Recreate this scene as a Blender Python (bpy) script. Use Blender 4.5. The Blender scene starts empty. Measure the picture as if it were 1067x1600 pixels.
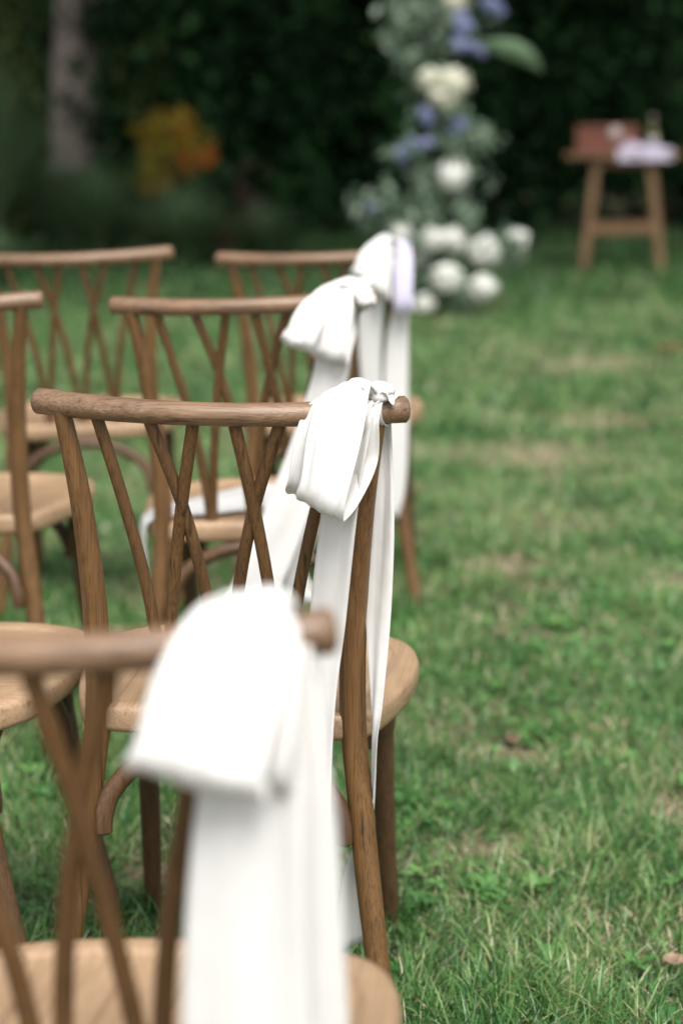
import bpy, math, random
import numpy as np
from mathutils import Vector, Matrix

random.seed(7)
RNG = np.random.default_rng(7)
S = bpy.context.scene
COL = S.collection
R = math.radians

# ------------------------------------------------------------------ camera
cam_d = bpy.data.cameras.new('camera')
cam = bpy.data.objects.new('camera', cam_d)
COL.objects.link(cam)
cam_d.sensor_fit = 'VERTICAL'
cam_d.sensor_height = 36.0
cam_d.lens = 70.0
cam_d.clip_start = 0.05
cam_d.clip_end = 1000
cam.matrix_world = (Matrix.Translation((0, 0, 1.246)) @ Matrix.Rotation(math.pi / 2 - 0.206, 4, 'X')
                    @ Matrix.Rotation(-0.015, 4, 'Z'))
cam_d.dof.use_dof = True
cam_d.dof.focus_distance = 2.50
cam_d.dof.aperture_fstop = 2.6
cam_d.dof.aperture_blades = 0
S.camera = cam

# ------------------------------------------------------------------ sky, sun, exposure
SUN_EL, SUN_AZ = R(60), R(165)          # azimuth clockwise from +Y (the view direction)
w = bpy.data.worlds.new('World')
S.world = w
w.use_nodes = True
nt = w.node_tree
nt.nodes.clear()
sky = nt.nodes.new('ShaderNodeTexSky')
sky.sky_type = 'NISHITA'
sky.sun_disc = False
sky.sun_elevation = SUN_EL
sky.sun_rotation = SUN_AZ
sky.dust_density = 3.0
hs = nt.nodes.new('ShaderNodeHueSaturation')
hs.inputs['Saturation'].default_value = 0.22
bg = nt.nodes.new('ShaderNodeBackground')
bg.inputs['Strength'].default_value = 0.103
wo = nt.nodes.new('ShaderNodeOutputWorld')
nt.links.new(sky.outputs[0], hs.inputs['Color'])
nt.links.new(hs.outputs[0], bg.inputs['Color'])
nt.links.new(bg.outputs[0], wo.inputs['Surface'])

sun_d = bpy.data.lights.new('sun', 'SUN')
sun_d.energy = 1.5
sun_d.angle = R(36)
sun_d.color = (1.0, 0.95, 0.88)
sun = bpy.data.objects.new('sun', sun_d)
COL.objects.link(sun)
sd = Vector((math.sin(SUN_AZ) * math.cos(SUN_EL), math.cos(SUN_AZ) * math.cos(SUN_EL), math.sin(SUN_EL)))
sun.rotation_euler = sd.to_track_quat('Z', 'Y').to_euler()

S.view_settings.view_transform = 'Standard'
S.view_settings.look = 'None'
S.view_settings.exposure = 1.27
S.view_settings.gamma = 1.0
S.view_settings.use_curve_mapping = False


# ------------------------------------------------------------------ helpers: objects
def tag(o, label=None, cat=None, group=None, kind=None):
    if label: o['label'] = label
    if cat: o['category'] = cat
    if group: o['group'] = group
    if kind: o['kind'] = kind
    return o


def empty(name, loc=(0, 0, 0), rot=(0, 0, 0)):
    o = bpy.data.objects.new(name, None)
    o.empty_display_size = 0.1
    o.location = loc
    o.rotation_euler = rot
    COL.objects.link(o)
    return o


def mesh_obj(name, me, mat, parent=None, smooth=True):
    if me.materials: me.materials.clear()
    me.materials.append(mat)
    if smooth and len(me.polygons):
        me.polygons.foreach_set('use_smooth', [True] * len(me.polygons))
    o = bpy.data.objects.new(name, me)
    COL.objects.link(o)
    if parent: o.parent = parent
    return o


def pyd(name, v, f):
    me = bpy.data.meshes.new(name)
    me.from_pydata([tuple(p) for p in v], [], f)
    me.update()
    return me


def copy_tree(o, parent=None):
    c = o.copy()
    COL.objects.link(c)
    c.parent = parent
    for ch in o.children:
        copy_tree(ch, c)
    return c


def catmull(pts, n):
    """pts (k,d) -> n samples of a Catmull-Rom curve through them."""
    P = np.asarray(pts, float)
    k = len(P)
    Q = np.vstack([2 * P[0] - P[1], P, 2 * P[-1] - P[-2]])
    out = []
    for u in np.linspace(0, k - 1, n):
        i = min(int(u), k - 2)
        t = u - i
        a, b, c, d = Q[i], Q[i + 1], Q[i + 2], Q[i + 3]
        out.append(0.5 * ((2 * b) + (c - a) * t + (2 * a - 5 * b + 4 * c - d) * t * t + (3 * b - a - 3 * c + d) * t ** 3))
    return np.array(out)


def tube(ctrl, n=16, segs=12, ref=(0, 1, 0), bevel=0.0):
    """ctrl rows: x,y,z,ra,rb ; ra along side axis, rb along ref-ish axis. Rounded, capped."""
    P = catmull(ctrl, n)
    C, ra, rb = P[:, :3], P[:, 3].copy(), P[:, 4].copy()
    T = np.gradient(C, axis=0)
    T /= np.linalg.norm(T, axis=1)[:, None]
    if bevel:
        C = np.vstack([C[0], C[0] + T[0] * bevel, C[1:-1], C[-1] - T[-1] * bevel, C[-1]])
        T = np.vstack([T[0], T[0], T[1:-1], T[-1], T[-1]])
        ra = np.concatenate([[ra[0] - bevel, ra[0]], ra[1:-1], [ra[-1], ra[-1] - bevel]])
        rb = np.concatenate([[rb[0] - bevel, rb[0]], rb[1:-1], [rb[-1], rb[-1] - bevel]])
    ref = np.array(ref, float)
    V, F = [], []
    for i in range(len(C)):
        s = np.cross(ref, T[i]); s /= np.linalg.norm(s)
        b = np.cross(T[i], s)
        for k in range(segs):
            a = 2 * math.pi * k / segs
            V.append(C[i] + s * math.cos(a) * ra[i] + b * math.sin(a) * rb[i])
    m = len(C)
    for i in range(m - 1):
        for k in range(segs):
            a, b2 = i * segs + k, i * segs + (k + 1) % segs
            F.append((a, b2, b2 + segs, a + segs))
    F.append(tuple(range(segs - 1, -1, -1)))
    F.append(tuple(range((m - 1) * segs, m * segs)))
    return V, F


def tube_obj(name, ctrl, mat, parent, sharp=True, **kw):
    V, F = tube(ctrl, **kw)
    me = pyd(name, V, F)
    o = mesh_obj(name, me, mat, parent)
    if sharp:
        me.set_sharp_from_angle(angle=R(50))
    return o


def box_obj(name, x0, x1, y0, y1, z0, z1, mat, parent=None, bev=0.004):
    V = [(x, y, z) for x in (x0, x1) for y in (y0, y1) for z in (z0, z1)]
    F = [(0, 1, 3, 2), (4, 6, 7, 5), (0, 4, 5, 1), (2, 3, 7, 6), (0, 2, 6, 4), (1, 5, 7, 3)]
    me = pyd(name, V, F)
    o = mesh_obj(name, me, mat, parent, smooth=False)
    if bev:
        m = o.modifiers.new('bevel', 'BEVEL'); m.width = bev; m.segments = 2
    return o


def np_mesh(name, V, faces_list, attr=None, uv=None):
    """V (n,3); faces_list: list of (m,k) int arrays; attr per-vertex floats."""
    me = bpy.data.meshes.new(name)
    me.vertices.add(len(V))
    me.vertices.foreach_set('co', np.asarray(V, np.float32).ravel())
    loops = np.concatenate([f.ravel() for f in faces_list]).astype(np.int32)
    tot = np.concatenate([np.full(len(f), f.shape[1]) for f in faces_list]).astype(np.int32)
    start = np.concatenate([[0], np.cumsum(tot)[:-1]]).astype(np.int32)
    me.loops.add(len(loops))
    me.loops.foreach_set('vertex_index', loops)
    me.polygons.add(len(tot))
    me.polygons.foreach_set('loop_start', start)
    me.polygons.foreach_set('loop_total', tot)
    if attr is not None:
        for k, a in attr.items():
            at = me.attributes.new(k, 'FLOAT', 'POINT')
            at.data.foreach_set('value', np.asarray(a, np.float32))
    me.update(calc_edges=True)
    me.validate()
    return me


# ------------------------------------------------------------------ helpers: materials
def new_mat(name):
    m = bpy.data.materials.new(name)
    m.use_nodes = True
    t = m.node_tree
    b = t.nodes['Principled BSDF']
    return m, t, b, t.nodes['Material Output']


def ramp(t, stops):
    r = t.nodes.new('ShaderNodeValToRGB')
    e = r.color_ramp.elements
    while len(e) < len(stops): e.new(0.5)
    for i, (p, c) in enumerate(stops):
        e[i].position = p
        e[i].color = (*c, 1)
    return r


def wood(name, dark, mid, light, axis, rough=0.42, fine=1.0, along=1.0, pores=0.75):
    m, t, b, out = new_mat(name)
    L = t.links.new
    tc = t.nodes.new('ShaderNodeTexCoord')
    oi = t.nodes.new('ShaderNodeObjectInfo')
    mul = t.nodes.new('ShaderNodeVectorMath'); mul.operation = 'MULTIPLY_ADD'
    mul.inputs[1].default_value = (37.0, 91.0, 53.0)
    comb = t.nodes.new('ShaderNodeCombineXYZ')
    for i in range(3): L(oi.outputs['Random'], comb.inputs[i])
    L(comb.outputs[0], mul.inputs[0]); L(tc.outputs['Object'], mul.inputs[2])

    def mapped(scale_across, scale_along):
        mp = t.nodes.new('ShaderNodeMapping')
        sc = [scale_across] * 3; sc['XYZ'.index(axis)] = scale_along
        mp.inputs['Scale'].default_value = sc
        L(mul.outputs[0], mp.inputs['Vector'])
        return mp
    n1 = t.nodes.new('ShaderNodeTexNoise'); n1.inputs['Scale'].default_value = 1
    n1.inputs['Detail'].default_value = 6; n1.inputs['Roughness'].default_value = 0.72
    n1.inputs['Distortion'].default_value = 0.6
    L(mapped(130 * fine, 2.2 * along).outputs[0], n1.inputs['Vector'])
    n2 = t.nodes.new('ShaderNodeTexNoise'); n2.inputs['Scale'].default_value = 1
    n2.inputs['Detail'].default_value = 3
    L(mapped(650 * fine, 8 * along).outputs[0], n2.inputs['Vector'])
    n3 = t.nodes.new('ShaderNodeTexNoise'); n3.inputs['Scale'].default_value = 9
    n3.inputs['Detail'].default_value = 2
    L(mul.outputs[0], n3.inputs['Vector'])
    r1 = ramp(t, [(0.33, dark), (0.45, mid), (0.58, mid), (0.72, light)])
    L(n1.outputs['Fac'], r1.inputs['Fac'])
    # fine dark pores
    r2 = ramp(t, [(0.38, (0.50, 0.46, 0.42)), (0.54, (1, 1, 1))])
    L(n2.outputs['Fac'], r2.inputs['Fac'])
    mx = t.nodes.new('ShaderNodeMix'); mx.data_type = 'RGBA'; mx.blend_type = 'MULTIPLY'
    mx.inputs['Factor'].default_value = pores
    L(r1.outputs['Color'], mx.inputs[6]); L(r2.outputs['Color'], mx.inputs[7])
    # broad worn patches
    r3 = ramp(t, [(0.35, (0.80, 0.77, 0.74)), (0.65, (1.12, 1.10, 1.08))])
    L(n3.outputs['Fac'], r3.inputs['Fac'])
    mx2 = t.nodes.new('ShaderNodeMix'); mx2.data_type = 'RGBA'; mx2.blend_type = 'MULTIPLY'
    mx2.inputs['Factor'].default_value = 0.8
    L(mx.outputs[2], mx2.inputs[6]); L(r3.outputs['Color'], mx2.inputs[7])
    L(mx2.outputs[2], b.inputs['Base Color'])
    b.inputs['Roughness'].default_value = rough
    rr = t.nodes.new('ShaderNodeMapRange'); rr.inputs[3].default_value = rough + 0.14; rr.inputs[4].default_value = rough - 0.08
    L(n1.outputs['Fac'], rr.inputs[0]); L(rr.outputs[0], b.inputs['Roughness'])
    bp = t.nodes.new('ShaderNodeBump'); bp.inputs['Strength'].default_value = 0.28; bp.inputs['Distance'].default_value = 0.0012
    ad = t.nodes.new('ShaderNodeMath'); ad.operation = 'ADD'
    L(n1.outputs['Fac'], ad.inputs[0]); L(n2.outputs['Fac'], ad.inputs[1])
    L(ad.outputs[0], bp.inputs['Height']); L(bp.outputs[0], b.inputs['Normal'])
    return m


def simple(name, col, rough=0.6, noise=0.0, nscale=20.0):
    m, t, b, out = new_mat(name)
    b.inputs['Roughness'].default_value = rough
    b.inputs['Base Color'].default_value = (*col, 1)
    if noise:
        n = t.nodes.new('ShaderNodeTexNoise'); n.inputs['Scale'].default_value = nscale; n.inputs['Detail'].default_value = 4
        tc = t.nodes.new('ShaderNodeTexCoord'); t.links.new(tc.outputs['Object'], n.inputs['Vector'])
        r = ramp(t, [(0.3, tuple(c * (1 - noise) for c in col)), (0.7, tuple(min(1, c * (1 + noise)) for c in col))])
        t.links.new(n.outputs['Fac'], r.inputs['Fac']); t.links.new(r.outputs[0], b.inputs['Base Color'])
    return m


def leafy(name, stops, trans=0.35, rough=0.55, spec=0.3):
    """colour from the per-leaf 'rnd' attribute; thin translucent leaf."""
    m, t, b, out = new_mat(name)
    L = t.links.new
    at = t.nodes.new('ShaderNodeAttribute'); at.attribute_name = 'rnd'
    r = ramp(t, stops)
    L(at.outputs['Fac'], r.inputs['Fac'])
    L(r.outputs[0], b.inputs['Base Color'])
    b.inputs['Roughness'].default_value = rough
    b.inputs['Specular IOR Level'].default_value = spec
    if trans:
        tr = t.nodes.new('ShaderNodeBsdfTranslucent')
        L(r.outputs[0], tr.inputs['Color'])
        mx = t.nodes.new('ShaderNodeMixShader'); mx.inputs[0].default_value = trans
        L(b.outputs[0], mx.inputs[1]); L(tr.outputs[0], mx.inputs[2]); L(mx.outputs[0], out.inputs['Surface'])
    return m


M = {}
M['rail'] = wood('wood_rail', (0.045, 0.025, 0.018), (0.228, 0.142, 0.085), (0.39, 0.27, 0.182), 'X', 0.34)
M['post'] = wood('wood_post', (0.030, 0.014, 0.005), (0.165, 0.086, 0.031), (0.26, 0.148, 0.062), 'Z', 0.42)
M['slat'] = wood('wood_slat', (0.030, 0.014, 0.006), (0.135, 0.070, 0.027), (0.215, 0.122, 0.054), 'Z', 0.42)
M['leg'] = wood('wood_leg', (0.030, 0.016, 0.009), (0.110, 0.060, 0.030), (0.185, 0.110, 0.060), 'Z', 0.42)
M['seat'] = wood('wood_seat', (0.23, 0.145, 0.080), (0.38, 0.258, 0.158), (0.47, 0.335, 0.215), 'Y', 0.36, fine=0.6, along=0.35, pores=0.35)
M['seatedge'] = M['seat']
M['bolt'] = simple('bolt_metal', (0.02, 0.017, 0.02), 0.4)


def satin(name='satin_ribbon', col=(0.79, 0.783, 0.768)):
    m, t, b, out = new_mat(name)
    L = t.links.new
    b.inputs['Base Color'].default_value = (*col, 1)
    b.inputs['Roughness'].default_value = 0.42
    b.inputs['Sheen Weight'].default_value = 0.25
    b.inputs['Specular IOR Level'].default_value = 0.35
    tc = t.nodes.new('ShaderNodeTexCoord')
    n = t.nodes.new('ShaderNodeTexNoise'); n.inputs['Scale'].default_value = 14; n.inputs['Detail'].default_value = 3
    L(tc.outputs['Object'], n.inputs['Vector'])
    mp = t.nodes.new('ShaderNodeMapping'); mp.inputs['Scale'].default_value = (95, 60, 14); mp.inputs['Rotation'].default_value = (0.2, 0.25, 0.1)
    L(tc.outputs['Object'], mp.inputs['Vector'])
    n2 = t.nodes.new('ShaderNodeTexNoise'); n2.inputs['Scale'].default_value = 1; n2.inputs['Detail'].default_value = 4
    L(mp.outputs[0], n2.inputs['Vector'])
    ma = t.nodes.new('ShaderNodeMath'); ma.operation = 'MULTIPLY_ADD'; ma.inputs[1].default_value = 0.30
    L(n2.outputs['Fac'], ma.inputs[0]); L(n.outputs['Fac'], ma.inputs[2])
    bp = t.nodes.new('ShaderNodeBump'); bp.inputs['Strength'].default_value = 0.35; bp.inputs['Distance'].default_value = 0.007
    L(ma.outputs[0], bp.inputs['Height']); L(bp.outputs[0], b.inputs['Normal'])
    tr = t.nodes.new('ShaderNodeBsdfTranslucent'); tr.inputs['Color'].default_value = (0.82, 0.80, 0.74, 1)
    mx = t.nodes.new('ShaderNodeMixShader'); mx.inputs[0].default_value = 0.22
    L(b.outputs[0], mx.inputs[1]); L(tr.outputs[0], mx.inputs[2]); L(mx.outputs[0], out.inputs['Surface'])
    return m


M['satin'] = satin()
M['lilac'] = satin('lilac_tinted_satin', (0.72, 0.69, 0.88))  # same satin tinted lilac, used on one loop of the far bow


# ------------------------------------------------------------------ the ground
def smooth_noise(x, y, seed, scale):
    r = np.random.default_rng(seed)
    v = np.zeros_like(x, dtype=float)
    for k in range(9):
        a = r.uniform(0, 2 * math.pi); f = r.uniform(0.5, 1.8) / scale * 2 * math.pi; p = r.uniform(0, 7)
        v += np.sin((x * math.cos(a) + y * math.sin(a)) * f + p)
    return v / 3.0        # roughly unit normal


def ground_z(x, y):
    return 0.006 * smooth_noise(np.asarray(x, float), np.asarray(y, float), 3, 1.7) \
        + 0.004 * smooth_noise(np.asarray(x, float), np.asarray(y, float), 5, 0.5) - 0.008 \
        + 0.020 * np.exp(-((np.asarray(y, float) - 3.75) / 0.45) ** 2) / (1 + np.exp((np.asarray(x, float) - 0.15) * 9)) \
        + 0.016 * np.exp(-((np.asarray(y, float) - 4.95) / 0.4) ** 2) / (1 + np.exp((np.asarray(x, float) + 0.32) * 12))


BARE_SPOTS = [(0.70, 6.9, 0.28, 0.35), (0.35, 3.66, 0.16, 0.13), (0.24, 3.17, 0.12, 0.10), (0.62, 3.35, 0.12, 0.15),
              (1.0, 7.6, 0.3, 0.3), (0.45, 5.2, 0.16, 0.2), (0.95, 5.0, 0.2, 0.2), (-0.30, 3.05, 0.14, 0.12), (1.2, 9.3, 0.4, 0.5)]


def bare(x, y):
    b = np.clip(0.5 + 0.38 * smooth_noise(x, y, 21, 0.75) + 0.25 * smooth_noise(x, y, 22, 0.22), 0, 1) * 0.56
    for cx, cy, rx, ry in BARE_SPOTS:
        d = ((x - cx) / rx) ** 2 + ((y - cy) / ry) ** 2
        b = np.maximum(b, 1.0 * np.exp(-d * 1.1))
    return np.clip(b, 0, 1)


def soil_mat():
    m, t, b, out = new_mat('lawn_soil')
    L = t.links.new
    tc = t.nodes.new('ShaderNodeTexCoord')
    n = t.nodes.new('ShaderNodeTexNoise'); n.inputs['Scale'].default_value = 34; n.inputs['Detail'].default_value = 8; n.inputs['Roughness'].default_value = 0.7
    n2 = t.nodes.new('ShaderNodeTexNoise'); n2.inputs['Scale'].default_value = 1.8; n2.inputs['Detail'].default_value = 5
    L(tc.outputs['Object'], n.inputs['Vector']); L(tc.outputs['Object'], n2.inputs['Vector'])
    r1 = ramp(t, [(0.30, (0.035, 0.030, 0.014)), (0.5, (0.17, 0.135, 0.08)), (0.72, (0.40, 0.31, 0.21))])
    r2 = ramp(t, [(0.35, (0.016, 0.036, 0.010)), (0.65, (0.045, 0.065, 0.022))])
    L(n.outputs['Fac'], r1.inputs['Fac']); L(n2.outputs['Fac'], r2.inputs['Fac'])
    at = t.nodes.new('ShaderNodeAttribute'); at.attribute_name = 'bare'
    mr = t.nodes.new('ShaderNodeMapRange'); mr.inputs[1].default_value = 0.15; mr.inputs[2].default_value = 0.7
    mr.inputs[3].default_value = 0.15; mr.inputs[4].default_value = 1.0
    L(at.outputs['Fac'], mr.inputs[0])
    mx = t.nodes.new('ShaderNodeMix'); mx.data_type = 'RGBA'
    L(mr.outputs[0], mx.inputs['Factor']); L(r2.outputs[0], mx.inputs[6]); L(r1.outputs[0], mx.inputs[7])
    L(mx.outputs[2], b.inputs['Base Color'])
    b.inputs['Roughness'].default_value = 0.95
    bp = t.nodes.new('ShaderNodeBump'); bp.inputs['Strength'].default_value = 0.8; bp.inputs['Distance'].default_value = 0.01
    L(n.outputs['Fac'], bp.inputs['Height']); L(bp.outputs[0], b.inputs['Normal'])
    return m


def build_ground():
    xs = np.concatenate([[-300, -100, -40, -20, -12], np.linspace(-8, 8, 161), [12, 20, 40, 100, 300]])
    ys = np.concatenate([[-300, -100, -30, -10, -2], np.linspace(0, 22, 221), [26, 35, 60, 120, 300]])
    X, Y = np.meshgrid(xs, ys)
    Z = np.where((abs(X) < 9) & (Y > -1) & (Y < 23), ground_z(X, Y), 0.0)
    V = np.stack([X, Y, Z], -1).reshape(-1, 3)
    nx, ny = len(xs), len(ys)
    i, j = np.meshgrid(np.arange(nx - 1), np.arange(ny - 1))
    a = (j * nx + i).ravel()
    F = np.stack([a, a + 1, a + 1 + nx, a + nx], 1)
    me = np_mesh('ground', V, [F], {'bare': bare(X.ravel(), Y.ravel())})
    o = mesh_obj('ground', me, soil_mat())
    tag(o, kind='structure')


build_ground()


# ------------------------------------------------------------------ grass blades
def blades(name, x, y, h, wd, levels, lean_lo, lean_hi, rnd, mat, label, curl=0.6):
    n = len(x)
    z0 = ground_z(x, y) - 0.004
    az = RNG.uniform(0, 2 * math.pi, n)
    fa = az + RNG.normal(0, 0.9, n) + math.pi / 2      # blade face direction
    lean = RNG.uniform(lean_lo, lean_hi, n)
    ts = np.linspace(0, 1, levels + 1)
    V = np.zeros((n, 2 * levels + 1, 3), np.float32)
    px, pz = np.zeros(n), np.zeros(n)
    prev = 0
    for k, tt in enumerate(ts):
        if k:
            ang = lean * (0.35 + curl * 1.1 * (tt + prev) / 2)
            ang = np.minimum(ang, 1.62)
            px = px + np.sin(ang) * h * (tt - prev)
            pz = pz + np.cos(ang) * h * (tt - prev)
        cx, cy, cz = x + np.cos(az) * px, y + np.sin(az) * px, z0 + pz
        cz = np.maximum(cz, z0 + 0.002)
        if k < levels:
            hw = wd * (1 - 0.55 * tt ** 1.6) * 0.5
            V[:, 2 * k, 0] = cx - np.cos(fa) * hw; V[:, 2 * k, 1] = cy - np.sin(fa) * hw; V[:, 2 * k, 2] = cz
            V[:, 2 * k + 1, 0] = cx + np.cos(fa) * hw; V[:, 2 * k + 1, 1] = cy + np.sin(fa) * hw; V[:, 2 * k + 1, 2] = cz
        else:
            V[:, 2 * k, 0] = cx; V[:, 2 * k, 1] = cy; V[:, 2 * k, 2] = cz
        prev = tt
    nv = 2 * levels + 1
    base = (np.arange(n) * nv)[:, None]
    quads = [base + np.array([[2 * k, 2 * k + 1, 2 * k + 3, 2 * k + 2]]) for k in range(levels - 1)]
    tri = base + np.array([[2 * levels - 2, 2 * levels - 1, 2 * levels]])
    me = np_mesh(name, V.reshape(-1, 3), quads + [tri], {'rnd': np.repeat(rnd, nv)})
    o = mesh_obj(name, me, mat)
    tag(o, label, 'grass', kind='stuff')
    return o


M['grass'] = leafy('grass_blade', [(0.0, (0.012, 0.046, 0.013)), (0.30, (0.046, 0.145, 0.036)), (0.58, (0.112, 0.255, 0.068)),
                                   (0.76, (0.22, 0.345, 0.12)), (0.86, (0.46, 0.40, 0.23)), (1.0, (0.66, 0.57, 0.42))], 0.22, 0.38, 0.5)


def grass_zone(name, y0, y1, dens, h, wd, levels, label, xl, xr, shade_tone=0.0):
    area = (y1 - y0) * (xr((y0 + y1) / 2) - xl((y0 + y1) / 2))
    n = int(area * dens)
    y = RNG.uniform(y0, y1, n)
    u = RNG.uniform(0, 1, n)
    x = xl(y) + (xr(y) - xl(y)) * u
    b = bare(x, y)
    keep = RNG.uniform(0, 1, n) > b * 0.90
    x, y, b = x[keep], y[keep], b[keep]
    n = len(x)
    tuft = smooth_noise(x, y, 31, 0.16) * 0.5 + smooth_noise(x, y, 32, 0.6) * 0.5
    rnd = np.clip(0.40 - shade_tone + 0.17 * tuft + RNG.normal(0, 0.18, n) + 0.12 * b, 0, 0.80)  # far zones darker: shade at the back of the lawn put into blade colour
    straw = RNG.uniform(0, 1, n) < (0.085 + 0.36 * b) * (1 - 3.0 * shade_tone)
    rnd = np.where(straw, RNG.uniform(0.78, 1.0, n), rnd)
    hh = h * np.clip(1 + 0.30 * tuft, 0.4, 1.7) * RNG.uniform(0.45, 1.35, n) ** 1.3 * (1 - 0.35 * b)
    ww = wd * RNG.uniform(0.6, 1.3, n)
    k = ~straw
    blades(name, x[k], y[k], hh[k], ww[k], levels, 0.3, 2.1, rnd[k], M['grass'], label)
    blades('dry_' + name, x[straw], y[straw], hh[straw] * 0.95, ww[straw] * 0.75, levels, 0.9, 2.0, rnd[straw], M['grass'], 'dry straw blades matted among the ' + label.split(' ', 1)[1])


grass_zone('grass', 2.2, 4.1, 42000, 0.058, 0.0030, 3, 'fine green lawn blades nearest the camera around the front chairs',
           lambda y: -0.22 * y - 0.15, lambda y: 0.20 * y + 0.15)
grass_zone('grass', 4.1, 7.2, 15000, 0.056, 0.0045, 2, 'soft green lawn blades in the middle of the lawn',
           lambda y: -0.24 * y, lambda y: 0.20 * y + 0.25, -0.05)
grass_zone('grass', 7.2, 12.0, 5200, 0.062, 0.0085, 2, 'blurred green lawn blades before the flower column',
           lambda y: -0.22 * y, lambda y: 0.20 * y + 0.4, 0.03)
grass_zone('grass', 12.0, 19.0, 2000, 0.075, 0.015, 2, 'shaded green lawn blades by the far hedge',
           lambda y: -0.20 * y - 0.5, lambda y: 0.20 * y + 0.8, 0.13)


def clover():
    n = 2600
    cx = RNG.uniform(-0.6, 1.0, 60); cy = RNG.uniform(2.5, 5.5, 60)
    cx = np.concatenate([cx, [0.20, 0.24, 0.30, 0.55, 0.40]]); cy = np.concatenate([cy, [3.00, 3.03, 4.1, 4.2, 3.9]])
    k = RNG.integers(0, len(cx), n)
    x = cx[k] + RNG.normal(0, 0.05, n); y = cy[k] + RNG.normal(0, 0.06, n)
    z = ground_z(x, y) + RNG.uniform(0.012, 0.034, n)
    r = RNG.uniform(0.004, 0.009, n)
    a0 = RNG.uniform(0, 6.28, n)
    V, F, A = [], [], []
    c = 0
    for i in range(n):
        tilt = RNG.uniform(-0.4, 0.4, 2)
        rv = RNG.uniform(0.25, 0.62)
        for l in range(3):
            a = a0[i] + l * 2.094
            ring = [(0, 0)] + [(math.cos(a + d) * q, math.sin(a + d) * q) for d, q in ((-0.75, 1.0), (-0.35, 1.75), (0.35, 1.75), (0.75, 1.0))]
            for (u, v) in ring:
                V.append((x[i] + u * r[i], y[i] + v * r[i], z[i] + (u * tilt[0] + v * tilt[1]) * r[i]))
                A.append(rv)
            F.append((c, c + 1, c + 2, c + 3, c + 4)); c += 5
    me = np_mesh('clover', np.array(V), [np.array(F)], {'rnd': A})
    tag(mesh_obj('clover', me, M['grass'], smooth=False), 'small round clover leaves scattered through the near lawn', 'clover', kind='stuff')


clover()

# ------------------------------------------------------------------ chair
RAIL_W, RAIL_Z, SAG = 0.471, 0.868, 0.052


def rail_y(x): return -SAG * (1 - (x / (RAIL_W / 2)) ** 2)
def rail_z(x): return RAIL_Z - 0.004 * (1 - (x / (RAIL_W / 2)) ** 2)


def seat_outline(n=72):
    """closed plan outline of the seat, counter-clockwise."""
    half = catmull([(0.0, -0.004), (0.09, -0.002), (0.155, 0.004), (0.19, 0.022), (0.216, 0.10), (0.234, 0.21), (0.230, 0.30),
                    (0.200, 0.368), (0.140, 0.405), (0.065, 0.418), (0.0, 0.421)], n // 2 + 1)
    left = half[1:-1][::-1] * np.array([-1, 1])
    return np.vstack([half, left])


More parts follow.
